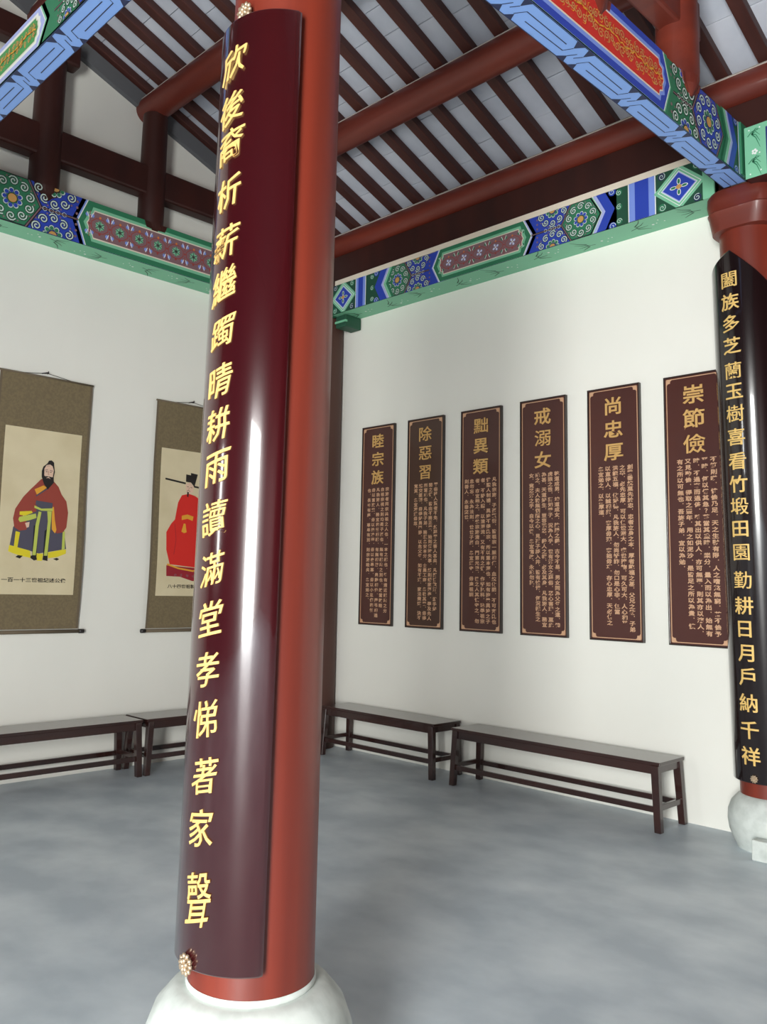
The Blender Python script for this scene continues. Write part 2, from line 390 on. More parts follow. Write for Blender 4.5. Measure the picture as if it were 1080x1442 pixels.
# ------------------------------------------------------------------ painted beams
def scroll_field(P, x0, x1, z0, z1, cx, main='green', sec='blue', d=1):
    """curl-work field: a hexagonal cell with a whole flower, and half flowers at the edges beside it"""
    L = P.L; h = z1-z0; zc = (z0+z1)/2; R = h*.577
    P.rect(x0-.12, x1+.12, z0, z1, sec); P.up()
    def hexa_(k): return [(cx+k*R*math.cos(math.pi/3*i), zc+k*R*math.sin(math.pi/3*i)) for i in range(6)]
    P.poly(hexa_(1.10), 'black'); P.line([(cx-d*R*1.05, zc), (cx-d*1.6*h, zc)], h*.06, 'black')
    for q in (-1, 1): P.line([(cx-d*(R*1.05-.0), zc+q*h*.02), (cx-d*(.87*h), zc+q*h*.0)], h*.05, 'black')
    P.up(); P.poly(hexa_(1.05), 'mauve'); P.line([(cx-d*R*1.05, zc), (cx-d*1.6*h, zc)], h*.02, 'mauve'); P.up(); P.poly(hexa_(1.0), 'black'); P.up()
    P.poly(hexa_(.965), main); P.poly([(cx+d*R*.55, z1), (cx+d*R*1.01, zc), (cx+d*(R+.2), zc), (cx+d*(R+.2), z1)], main) if False else None
    P.up(); b = P.L
    fl = [(cx, zc, main, sec, 10), (cx-d*.87*h, z0-.02*h, sec, main, 10), (cx-d*.87*h, z1+.02*h, sec, main, 10)]
    for q, (fx, fz, fc, pc, n) in enumerate(fl):
        for i in range(n):
            a = 2*math.pi*(i+.5)/n; r = h*.112; ccw = 1; x, y = fx+h*.365*math.cos(a), fz+h*.365*math.sin(a)
            P.L = b; P.curl(x, y, r*1.04, a-1.2, ccw, 'black', None, 1.5, h*.050)
            P.L = b+1; P.curl(x, y, r, a-1.2, ccw, 'pale', None, 1.5, h*.026)
            P.L = b
            a2 = a+math.pi/n; P.disc(fx+h*.455*math.cos(a2), fz+h*.455*math.sin(a2), h*.022, 'mauve', 5)
        P.L = b
        for i in range(9):
            a = 2*math.pi*i/9; P.L = b; P.disc(fx+h*.165*math.cos(a), fz+h*.165*math.sin(a), h*.064, 'black', 8)
            P.L = b+1; P.disc(fx+h*.165*math.cos(a), fz+h*.165*math.sin(a), h*.056, 'pale', 8)
            P.L = b+2; P.disc(fx+h*.155*math.cos(a), fz+h*.155*math.sin(a), h*.044, pc, 8)
        P.L = b+3; P.disc(fx, fz, h*.10, 'black', 14); P.up(); P.disc(fx, fz, h*.09, 'gold', 14)
    P.L = b
    for q in (-1, 1):      # leafy bits between the cells
        for k in range(4):
            x = cx-d*(.62*h+.14*h*k); P.line([(x, zc+q*h*.01), (x-d*h*.05, zc+q*h*.05), (x-d*h*.10, zc+q*h*.02)], .004, 'pale')
        for k in range(3): P.disc(cx-d*(1.36*h), zc+q*h*(.12+.13*k), h*.03, 'mauve', 6)
    P.L = L
def chev(P, tip, th, d, z0, z1, c, a=.075):
    """chevron pointing in direction d, tip at 'tip', thickness th back towards the centre"""
    zc = (z0+z1)/2; x = tip
    P.poly([(x-d*a, z0), (x, zc), (x-d*th, zc), (x-d*(a+th), z0)][::1], c)
    P.poly([(x, zc), (x-d*a, z1), (x-d*(a+th), z1), (x-d*th, zc)], c)
def hexpanel(P, x0, x1, z0, z1, c, a=.075):
    zc = (z0+z1)/2; P.poly([(x0, zc), (x0+a, z0), (x1-a, z0), (x1, zc), (x1-a, z1), (x0+a, z1)], c)
def cart(x0, x1, z0, z1):
    zc = (z0+z1)/2; h = z1-z0; q = h*.2
    L = [(x0+q*1.3, z0), (x0+q*1.1, z0+q*.7), (x0+q*.35, z0+q*1.0), (x0+q*.4, z0+q*1.7), (x0, zc), (x0+q*.4, z1-q*1.7), (x0+q*.35, z1-q*1.0), (x0+q*1.1, z1-q*.7), (x0+q*1.3, z1)]
    R = [(x1-(x-x0), z) for x, z in L]
    return L[::-1]+R
def cart_fill(P, x0, x1, z0, z1, c):
    q = (z1-z0)*.2; pts = cart(x0, x1, z0, z1); L = pts[:9]; R = pts[9:]
    P.poly([(x0+q*1.3, z0), (x1-q*1.3, z0), (x1-q*1.3, z1), (x0+q*1.3, z1)], c)
    zc = (z0+z1)/2
    for S, xx in ((L, x0+q*1.3), (R, x1-q*1.3)):
        for k in range(8): P.poly([S[k], S[k+1], (xx, zc)], c)
def lattice(P, x0, x1, z0, z1, n, fl='mint'):
    zc = (z0+z1)/2; h = z1-z0; st = (x1-x0)/n; xs = [x0+st*(.5+i) for i in range(n)]; L = P.L
    for x in xs:
        P.line([(x+st*.44*math.cos(a), zc+h*.30*math.sin(a)) for a in [math.pi/4*i+math.pi/8 for i in range(8)]], h*.035, 'brick', closed=True)
    for i in range(n+1):
        x = x0+st*i
        for s in (1, -1): P.line([(x, zc+s*h*.1), (x, zc+s*h*.5)], h*.03, 'brick')
    P.up()
    for x in xs:
        m = 6 if fl == 'mint' else 4
        for i in range(m):
            a = 2*math.pi*i/m+.5; P.disc(x+h*.13*math.cos(a), zc+h*.13*math.sin(a), h*.07, fl, 8)
        for s in (1, -1): P.disc(x, zc+s*h*.33, h*.05, 'orange' if s > 0 else 'brick', 8)
    for i in range(n+1):
        x = x0+st*i; P.disc(x, zc, h*.05, 'brick', 8)
        for s in (1, -1):
            for k in (-1, 1): P.disc(x+k*st*.13, zc+s*h*.33, h*.075, 'lblue' if fl == 'mint' else 'green', 8)
    P.up()
    for x in xs:
        for i in range(m):
            a = 2*math.pi*i/m+.5; P.line([(x, zc), (x+h*.20*math.cos(a), zc+h*.20*math.sin(a))], h*.03, 'white' if fl != 'mint' else 'dgreen')
    for i in range(n+1):
        for s in (1, -1):
            for k in (-1, 1): P.line([(x0+st*i+k*st*.05, zc+s*h*.24), (x0+st*i+k*st*.15, zc+s*h*.44)], h*.03, 'white')
    P.L = L
def beamface(P, z0, z1, X, lat=None, flower='lilac', swap=False, panel='green'):
    """X: dict of stations, drawn for both ends"""
    PLo, PRo = X['panel']                     # tips of the centre hexagon
    S0, E0 = X['ends']
    P.rect(S0, E0, z0, z1, 'black'); P.up(); base = P.L
    for d, (fl, tip, K, b0, b1, e) in ((-1, X['L']), (1, X['R'])):
        ptip = PLo if d < 0 else PRo
        # the end pieces first, then chevrons over the scroll field
        lo, hi = (tip, ptip) if d < 0 else (ptip, tip)
        scroll_field(P, lo, hi, z0, z1, fl, X.get('main', 'green'), X.get('sec', 'blue'), d)
        P.L = base+11
        # end zone background beyond the chevron
        zc = (z0+z1)/2; a = .075
        P.poly([(tip, zc), (tip-d*a, z0), (e, z0), (e, z1), (tip-d*a, z1)], 'dgreen'); P.up()
        for q in range(3):
            P.curl(K+d*.035, z0+(z1-z0)*(.12+.38*q), .024, q, 1, 'pale', 'green')
        for q in (0, 1): P.curl(K-d*.02, z0+(z1-z0)*(.04+.92*q), .03, q, 1, 'pale', 'blue')
        P.up()
        c1, c2 = ('green', 'mint')
        chev(P, tip-d*.03, .030, d, z0, z1, c1); chev(P, tip, .030, d, z0, z1, c2); P.up(); chev(P, tip+d*.006, .007, d, z0, z1, 'white')
        chev(P, tip+d*.030, .026, d, z0, z1, 'lilac'); chev(P, K, abs(K-tip)-.030, d, z0, z1, 'blue'); P.up()
        # bar
        x0, x1 = min(b0, b1), max(b0, b1); P.rect(x0-.018, x1+.018, z0, z1, 'white'); P.up(); P.rect(x0-.010, x1+.010, z0, z1, 'lblue'); P.up(); q = (x1-x0)*.2; P.rect(x0+q, x1-q, z0, z1, 'blue')
        # diamond
        dx0, dx1 = sorted((b1+.03*d, e)); hx = (dx1-dx0)/2; hz = (z1-z0)/2; dc = (dx0+dx1)/2
        def dia(k, c): P.poly([(dc-hx*k, zc), (dc, zc-hz*k), (dc+hx*k, zc), (dc, zc+hz*k)], c); P.up()
        P.rect(dx0, dx1, z0, z1, 'dgreen'); P.up()
        for sx in (-1, 1):
            for sz in (-1, 1): P.curl(dc+sx*hx*.78, zc+sz*hz*.8, hz*.2, 1, sx, 'pale', 'green' if sx*sz > 0 else 'navy')
        P.up(); P.up(); dia(1.16, 'mint'); dia(.98, 'white'); dia(.94, 'mint'); dia(.82, 'white'); dia(.78, 'lilac'); dia(.72, 'blue')
        for i in range(4):
            aa = math.pi/2*i; P.disc(dc+hx*.25*math.cos(aa), zc+hz*.27*math.sin(aa), hx*(.16 if i % 2 == 0 else .09), 'white', 10, hz*(.09 if i % 2 == 0 else .17))
        P.up()
        for i in range(4):
            aa = math.pi/2*i; P.disc(dc+hx*.25*math.cos(aa), zc+hz*.27*math.sin(aa), hx*(.12 if i % 2 == 0 else .06), 'green', 10, hz*(.06 if i % 2 == 0 else .13))
        P.disc(dc, zc, hx*.13, 'gold', 12, hz*.12)
        P.L = base+11
    # centre: blue chevrons round a hexagon, then the cartouche
    c = X.get('chev', ('blue', 'lilac')); P.L = base+11
    hexpanel(P, PLo-.045, PRo+.045, z0, z1, c[0]); P.up(); hexpanel(P, PLo-.012, PRo+.012, z0, z1, c[1]); P.up()
    hexpanel(P, PLo, PRo, z0, z1, 'white'); P.up(); hexpanel(P, PLo+.008, PRo-.008, z0, z1, X.get('hex', 'green')); P.up()
    h = z1-z0
    k = .045
    cart_fill(P, PLo+.07-.02, PRo-.07+.02, z0+.035*h/.3-.0, z1-.035*h/.3, X.get('c1', 'mint')); P.up()
    cart_fill(P, PLo+.075, PRo-.075, z0+.055*h/.3, z1-.055*h/.3, 'cream'); P.up()
    cart_fill(P, PLo+.083, PRo-.083, z0+.063*h/.3, z1-.063*h/.3, X.get('c2', 'mauve')); P.up()
    if lat: lattice(P, PLo+.10, PRo-.10, z0+.066*h/.3, z1-.066*h/.3, lat, flower)
    else: gold_scroll(P, PLo+.10, PRo-.10, z0+.075*h/.3, z1-.075*h/.3)
def gold_scroll(P, x0, x1, z0, z1):
    rnd = random.Random(4); h = z1-z0; zc = (z0+z1)/2; L = P.L
    n = int((x1-x0)/.05)
    for i in range(n):
        x = x0+(i+.5)*(x1-x0)/n
        for q in (-1, 1):
            z = zc+q*h*(.20+.06*math.sin(i*1.7)); P.L = L+(i*2+(q > 0)) % 6
            P.curl(x, z, h*rnd.uniform(.12, .19), rnd.uniform(0, 6), rnd.choice((-1, 1)), 'gold', None, 1.4, .0065)
            for k in range(2):
                a = rnd.uniform(0, 6.28); P.line([(x+h*.14*math.cos(a), z+h*.12*math.sin(a)), (x+h*.22*math.cos(a+.4), z+h*.18*math.sin(a+.4)), (x+h*.26*math.cos(a+.9), z+h*.2*math.sin(a+.9))], .007, 'amber' if k else 'gold', taper=True)
        P.L = L+6; P.line([(x-.03, zc+h*.1*math.sin(i*1.3)), (x, zc-h*.05*math.cos(i)), (x+.03, zc+h*.1*math.sin(i*1.3+1.3))], .009, 'amber')
    P.L = L
def soffit_bamboo(P, x0, x1, t0, t1, n):
    P.rect(x0, x1, t0, t1, 'mint'); P.up()
    for i in range(n):
        x = x0+(x1-x0)*(i+.5)/n; y = t0+(t1-t0)*(.5+.12*math.sin(i*2.3)); d = 1 if i % 2 else -1
        for a in (-.5, -.15, .2, .5):
            P.line([(x, y+a*.05), (x+d*.05, y+a*.12-.01), (x+d*.085, y+a*.2-.03)], .012, 'dgreen', taper=True)
        P.line([(x-d*.05, y+.02), (x+d*.01, y)], .007, 'dgreen')
        for q in range(4): P.disc(x+.12+.03*q, y+.03*math.sin(q*2+i), .006 if q else .010, 'white', 7)
def soffit_fret(P, x0, x1, t0, t1, per, first, sd=1, td=1):
    """angular key pattern, light blue with navy notches; 'first' is where a unit begins, sd/td give the sense along and across"""
    P.rect(x0, x1, t0, t1, 'fret'); P.up(); W = t1-t0; base = P.L
    def q(s, t): return (first+sd*(i+s)*per, (t0+t*W) if td > 0 else (t1-t*W))
    n = int((x1-x0)/per)+3
    for i in range(-n, n):
        for tri in (((.645, 1.02), (.724, .66), (.80, 1.02)), ((.84, 1.02), (.90, .62), (.965, 1.02)), ((.69, -.02), (.775, .29), (.832, -.02)), ((.88, -.02), (.952, .27), (1.0, -.02))):
            P.poly([q(*p) for p in tri], 'navy')
        for pts in (((-.06, .27), (.003, .627), (.625, .616)), ((.0955, .305), (.678, .338), (.724, .658)), ((.775, .28), (.825, .57)), ((.90, .62), (.85, .36))):
            P.line([q(*p) for p in pts], .0055, 'navy')
    P.up()
    for t in (t0, t1): P.line([(x0, t), (x1, t)], .010, 'navy')
def clipx(o, lo, hi, ax): return o
# beam on the right wall
ZB, ZT = 4.13, 4.415
t = thing('painted_beam', 'painted beam along the top of the right wall with green centre cartouche', 'beam', (0, 0, 0))
mbox('timber', (-.212, 3.78, -.258, -.002, ZB+.002, 4.45), REDD, t)
mbox('corner_piece', (-.212, -.0005, -.262, -.19, ZB, 4.418), PC['green'], t)
mbox('top_ledge', (.03, 3.78, -.268, -.03, 4.418, 4.465), PC['cream'], t)
P = Paint()
beamface(P, ZB, ZT, dict(ends=(.0, 3.78), panel=(1.30, 2.33), L=(.87, .70, .585, .45, .345, .01), R=(2.77, 2.945, 3.05, 3.175, 3.35, 3.70)), lat=5, flower='lilac')
P.build('painted_face', lambda u, v: (u, -.259, v), (0, -1, 0), t, clip=(.0, 3.78, ZB, ZT))
mbox('end_band', (3.70, 3.78, -.272, -.2, ZB, ZT), PC['mint'], t, .004)
P = Paint(); soffit_bamboo(P, 0, 3.78, -.262, 0, 9)
P.build('painted_soffit', lambda u, v: (u, v, ZB+.001), (0, 0, -1), t, clip=(0, 3.78, -.262, -.001))
# beam on the left wall
ZA, ZAT = 4.155, 4.53
AXF = -.212
t = thing('painted_beam', 'painted beam along the top of the left wall with flower lattice cartouche', 'beam', (0, 0, 0))
mbox('timber', (LX+.002, AXF-.002, -3.975, -.265, ZA+.002, ZAT), REDD, t)
P = Paint()     # u runs from the corner towards the viewer: u = -y
beamface(P, ZA, ZAT, dict(ends=(.265, 3.975), panel=(1.02, 2.82), L=(.80, .70, .60, .55, .45, .34), R=(3.34, 3.60, 3.72, 3.80, 3.9, 3.98), chev=('blue', 'lblue')), lat=9, flower='mint')
P.build('painted_face', lambda u, v: (AXF, -u, v), (1, 0, 0), t, clip=(.265, 3.975, ZA, ZAT))
P = Paint(); soffit_bamboo(P, .265, 3.975, LX, AXF, 9)
P.build('painted_soffit', lambda u, v: (v, -u, ZA+.001), (0, 0, -1), t, clip=(.265, 3.975, LX+.001, AXF+.002))
# beam from the right-edge column towards the near column (overhead, upper right)
ZC, ZCT = 4.12, 4.47
t = thing('painted_beam', 'overhead painted beam at upper right with red and gold cartouche and light blue underside', 'beam', (0, 0, 0))
mbox('timber', (3.880, 4.018, -3.86, -.36, ZC+.002, ZCT), REDD, t, 0)
P = Paint()     # u = -y
beamface(P, ZC, ZCT, dict(ends=(.30, 3.9), panel=(1.40, 2.98), L=(.90, .60, .50, .47, .43, .31), R=(3.3, 3.6, 3.7, 3.76, 3.82, 3.9), hex='blue', c1='lblue', c2='red', chev=('green', 'mint'), main='blue', sec='green'))
P.build('painted_face', lambda u, v: (4.019, -u, v), (1, 0, 0), t, clip=(.30, 3.9, ZC, ZCT))
mbox('end_band', (3.98, 4.045, -.475, -.36, ZC+.003, ZCT), PC['green'], t, .006)
P = Paint(); soffit_fret(P, .36, 3.86, 3.878, 4.022, .527, 2.676, -1, 1)
P.build('painted_soffit', lambda u, v: (v, -u, ZC+.001), (0, 0, -1), t, clip=(.36, 3.86, 3.878, 4.022))
# beam from the near column to the left (overhead, upper left)
ZD, ZDT = 4.12, 4.335
t = thing('painted_beam', 'overhead painted beam at upper left with green and gold cartouche and light blue underside', 'beam', (0, 0, 0))
mbox('timber', (LX+.01, 3.775, -4.122, -3.985, ZD+.002, ZDT), REDD, t)
P = Paint()
beamface(P, ZD, ZDT, dict(ends=(LX+.01, 3.80), panel=(1.05, 2.16), L=(.70, .45, .35, .25, .12, -.2), R=(2.6, 2.9, 3.0, 3.1, 3.3, 3.7), hex='lilac', c1='white', c2='panelgreen', chev=('green', 'mint'), main='blue', sec='green'))
P.build('painted_face', lambda u, v: (u, -4.123, v), (0, -1, 0), t, clip=(LX+.01, 3.80, ZD, ZDT))
P = Paint(); soffit_fret(P, LX+.01, 3.80, -4.125, -3.980, .489, 1.83, 1, -1)
P.build('painted_soffit', lambda u, v: (u, v, ZD+.001), (0, 0, -1), t, clip=(LX+.01, 3.80, -4.125, -3.981))
# beam of the next bay, its mint end just inside the frame
t = thing('painted_beam', 'painted beam end at the right picture edge, mint green with bamboo then blue', 'beam', (0, 0, 0))
mbox('timber', (4.055, 7.6, -.448, -.2, 4.09, 4.42), REDD, t)
P = Paint(); P.rect(4.055, 4.19, 4.085, 4.425, 'mint'); P.rect(4.19, 7.6, 4.085, 4.425, 'mint'); P.up(); P.rect(4.185, 7.6, 4.085, 4.39, 'dblue')
for zc in (4.16, 4.34):
    for a in (-.6, -.2, .2, .6): P.line([(4.10, zc+.03), (4.125, zc+.03+a*.05), (4.15, zc+a*.10-.01)], .009, 'green', taper=True)
    P.line([(4.075, zc+.02), (4.10, zc+.045), (4.14, zc+.05)], .006, 'green')
for i in range(5): P.disc(4.115+.012*math.cos(i*1.257), 4.25+.012*math.sin(i*1.257), .008, 'white', 8)
for p in ((4.085, 4.40), (4.15, 4.40), (4.085, 4.11), (4.15, 4.12), (4.145, 4.235)): P.disc(*p, .005, 'white', 7)
P.build('painted_face', lambda u, v: (u, -.449, v), (0, -1, 0), t)
# bearing block (dou) on the right-edge column and its bracket arm
t = thing('bearing_block', 'red bowl-shaped bearing block between right-edge column and painted beams', 'bearing block', (PX-.03, PY, 3.79))
bm = bmesh.new()
def rr(w, z, n=8, rad=.10):
    pts = []
    for cxx, cyy, a0 in ((w-rad, w-rad, 0), (-w+rad, w-rad, 90), (-w+rad, -w+rad, 180), (w-rad, -w+rad, 270)):
        for i in range(n+1):
            a = math.radians(a0+90*i/n); pts.append((cxx+rad*math.cos(a), cyy+rad*math.sin(a), z))
    return [bm.verts.new(p) for p in pts]
R_ = [rr(w, z, 6, min(rad, w*.9)) for w, z, rad in ((.188, .056, .17), (.198, .06, .13), (.208, .165, .11), (.214, .185, .11), (.208, .195, .11), (.218, .25, .12), (.215, .30, .12), (.20, .328, .12))]
for a, b in zip(R_, R_[1:]):
    for i in range(len(a)): bm.faces.new((a[i], a[(i+1) % len(a)], b[(i+1) % len(a)], b[i]))
bm.faces.new(R_[0][::-1]); bm.faces.new(R_[-1])
smooth_by_angle(obj('block', bm, REDW, t), 45)
bm = bmesh.new()
prof = [(.20, -.13), (.235, -.14), (.27, -.115), (.34, -.125), (.42, -.07), (.52, -.05), (.66, .03), (.80, .06), (.80, .12), (.20, .12)]
A = [bm.verts.new((x, -.055, z)) for x, z in prof]; B = [bm.verts.new((x, .055, z)) for x, z in prof]
bm.faces.new(A); bm.faces.new(B[::-1])
for i in range(len(prof)): bm.faces.new((A[i], B[i], B[(i+1) % len(prof)], A[(i+1) % len(prof)]))
bmesh.ops.recalc_face_normals(bm, faces=bm.faces)
obj('bracket_arm', bm, REDW, t)

# ------------------------------------------------------------------ roof timbers
PUR = [(-.10, 4.895), (-1.10, 5.262), (-2.12, 5.635), (-3.12, 6.0), (-4.12, 6.365)]
names = ['lowest round red purlin just above the painted wall beam', 'second round red purlin crossing the ceiling above the right wall', 'third purlin ending at the gable wall over a post',
         'fourth purlin hidden above the upper left beam', 'highest purlin above the near column']
for (y, z), nm in zip(PUR, names):
    bm = bmesh.new(); cyl(bm, (LX+.005, y, z), (9.3, y, z), .118, 28)
    o = obj('purlin', bm, REDW); smooth_by_angle(o, 50); tag(o, nm, 'purlin')
    bm = bmesh.new(); pr = [(y+.1185*math.cos(a), z+.1185*math.sin(a)) for a in [math.radians(v) for v in (126, 131, 137, 143)]]
    pr += [(y+.1225*math.cos(a), z+.1225*math.sin(a)) for a in [math.radians(v) for v in (143, 137, 131, 126)]]  # thin raised strip of pale dust along the purlin's upper edge
    A = [bm.verts.new((LX+.01, p, q)) for p, q in pr]; B = [bm.verts.new((9.3, p, q)) for p, q in pr]
    bm.faces.new(A); bm.faces.new(B[::-1])
    for i in range(8): bm.faces.new((A[i], B[i], B[(i+1) % 8], A[(i+1) % 8]))
    bmesh.ops.recalc_face_normals(bm, faces=bm.faces); e = obj('dust_edge', bm, DUST, o); e['label'] = 'pale dust line along the upper edge of the purlin'
bm = bmesh.new(); box(bm, LX+.01, 9.3, -.16, -.035, 4.47, 4.772, bev=.006); tag(obj('purlin_board', bm, REDG), 'dark red board between the lowest purlin and the painted wall beam', 'board')
def post(x, y, z0, z1, r, face, label, tip):
    """short strut whose beak-shaped foot overlaps the face of the beam below"""
    t = thing('roof_post', label, 'post', (x, y, z0)); bm = bmesh.new()
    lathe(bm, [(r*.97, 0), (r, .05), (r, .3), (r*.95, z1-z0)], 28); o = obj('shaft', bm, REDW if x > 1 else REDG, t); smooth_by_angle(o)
    bm = bmesh.new()
    n = 12; top = []; bot = []
    fx = face-x
    for i in range(n+1):
        a = -math.pi/2+math.pi*i/n; yy = r*.97*math.sin(a)
        top.append((fx+max(0.012, r*math.cos(a)*.98-fx), yy, 0)); bot.append((fx+.012*math.cos(a), yy*.10, -tip))
    mid = [(fx+max(0.012, (r*math.cos(a_)*.9-fx)), r*.80*math.sin(a_), -tip*.45) for a_ in [-math.pi/2+math.pi*i/n for i in range(n+1)]]
    bk = [(fx+.001, r*.97, 0), (fx+.001, -r*.97, 0)]
    rows = [[bm.verts.new(p) for p in L+[(fx+.001, L[-1][1], L[-1][2]), (fx+.001, L[0][1], L[0][2])]] for L in (top, mid, bot)]
    for a, b in zip(rows, rows[1:]):
        for i in range(len(a)): bm.faces.new((a[i], a[(i+1) % len(a)], b[(i+1) % len(a)], b[i]))
    bm.faces.new(rows[0]); bm.faces.new(rows[-1][::-1]); bmesh.ops.recalc_face_normals(bm, faces=bm.faces)
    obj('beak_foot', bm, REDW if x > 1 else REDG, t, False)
GX = -.30
post(GX, -1.10, ZAT, 5.16, .105, AXF, 'roof post on the left wall beam nearest the corner, hidden behind the near column', .10)
post(GX, -2.125, ZAT, 5.53, .112, AXF, 'dark red roof post with pointed foot standing on the left wall beam cartouche', .12)
post(GX, -3.07, ZAT, 5.90, .118, AXF, 'dark roof post on the curl-painted end of the left wall beam', .12)
post(3.95, -1.13, ZCT, 5.16, .122, 4.019, 'bright red roof post standing on the upper right painted beam', .11)
post(3.95, -2.14, ZCT, 5.53, .115, 4.019, 'roof post with slender foot over the red and gold cartouche, at the top edge', .13)
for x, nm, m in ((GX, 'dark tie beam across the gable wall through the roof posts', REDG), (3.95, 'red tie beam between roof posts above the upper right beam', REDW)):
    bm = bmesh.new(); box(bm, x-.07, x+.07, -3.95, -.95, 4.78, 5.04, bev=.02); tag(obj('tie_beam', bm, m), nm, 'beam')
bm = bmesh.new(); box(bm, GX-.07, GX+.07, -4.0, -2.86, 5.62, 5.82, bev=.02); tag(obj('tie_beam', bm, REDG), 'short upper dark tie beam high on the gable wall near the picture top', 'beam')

# ------------------------------------------------------------------ plaques
def plaque(x, label, title, cols, fr, m):
    W, Z0, Z1 = .4262, 1.1532, 3.0174; Hh = Z1-Z0
    t = thing('wall_plaque', label, 'plaque', (x, 0, Z0))
    mbox('panel', (.008, W-.008, -.024, -.002, .008, Hh-.008), m, t)
    bm = bmesh.new(); f = .009
    for d in ((0, W, 0, f), (0, W, Hh-f, Hh), (0, f, f, Hh-f), (W-f, W, f, Hh-f)): box(bm, d[0], d[1], -.032, -.001, d[2], d[3], bev=.002)
    obj('frame', bm, PLQF, t)
    bm = bmesh.new(); i0, i1 = .018, .0235
    for d in ((i0, W-i0, i0, i1), (i0, W-i0, Hh-i1, Hh-i0), (i0, i1, i0, Hh-i0), (W-i1, W-i0, i0, Hh-i0)): box(bm, d[0], d[1], -.0265, -.0235, d[2], d[3])
    o = obj('gilt_border', bm, COPPER, t)
    for sx in (0, 1):
        for sz in (0, 1):
            bm = bmesh.new(); pts = [(0, 0), (.036, 0)]+[(.036*math.cos(a), .036*math.sin(a)) for a in (.4, .8, 1.2)]+[(0, .036)]
            pts = [(0, 0), (.04, 0), (.028, .010), (.026, .026), (.010, .028), (0, .04)]
            F = [(i0+.004+px if not sx else W-i0-.004-px, i0+.004+pz if not sz else Hh-i0-.004-pz) for px, pz in pts]
            A = [bm.verts.new((px, -.0285, pz)) for px, pz in F]; B = [bm.verts.new((px, -.0235, pz)) for px, pz in F]
            bm.faces.new(A); bm.faces.new(B[::-1])
            for i in range(len(F)): bm.faces.new((A[i], A[(i+1) % len(F)], B[(i+1) % len(F)], B[i]))
            bmesh.ops.recalc_face_normals(bm, faces=bm.faces); obj('corner_ornament', bm, COPPER, t)
    for i, ch in enumerate(title):
        vv, ff = glyphs(ch, .150, extrude=.002, offset=.0012 if ch in '溺黜儉習除惡' else .0024)
        zc = Hh*(1-(.078, .171, .264)[i]); cxx = (min(v.x for v in vv)+max(v.x for v in vv))/2; cyy = (min(v.y for v in vv)+max(v.y for v in vv))/2
        me = bpy.data.meshes.new('title_character'); me.from_pydata([((v.x-cxx)*1.08+W*.5, -.0265-v.z, (v.y-cyy)*.92+zc) for v in vv], [], ff)
        link('title_character', me, GOLDD, t)
    V, Fc = [], []
    for c, fx in zip(cols, fr):
        z = Hh*(1-.328); pitch = Hh*(.952-.328)/(max(len(q) for q in cols)-1)
        for k, ch in enumerate(c[:31]):
            if ch in ' 　': continue
            if ch in '，。':
                b = len(V); px, pz = W*fx+.012, z-k*pitch+.008
                V += [(px, -.0252, pz), (px+.006, -.0252, pz), (px+.006, -.0252, pz+.007), (px, -.0252, pz+.007)]; Fc.append([b, b+1, b+2, b+3]); continue
            vv, ff = GL.setdefault(ch, None) or GL.__setitem__(ch, glyphs(ch, .043, 0, .0012)) or GL[ch]
            if not vv: continue
            cxx = (min(v.x for v in vv)+max(v.x for v in vv))/2; cyy = (min(v.y for v in vv)+max(v.y for v in vv))/2; b = len(V)
            V += [((v.x-cxx)*1.08+W*fx, -.0252, (v.y-cyy)*.86+z-k*pitch) for v in vv]; Fc += [[b+i for i in f_] for f_ in ff]
    me = bpy.data.meshes.new('inscription'); me.from_pydata(V, [], Fc); io = link('inscription', me, COPPER, t); io['kind'] = 'stuff'
GL = {}
F5 = (.80, .66, .525, .385, .25); F6 = (.83, .69, .555, .42, .28, .15)
XS = [.2156, .8097, 1.4323, 2.0452, 2.6614, 3.2727]
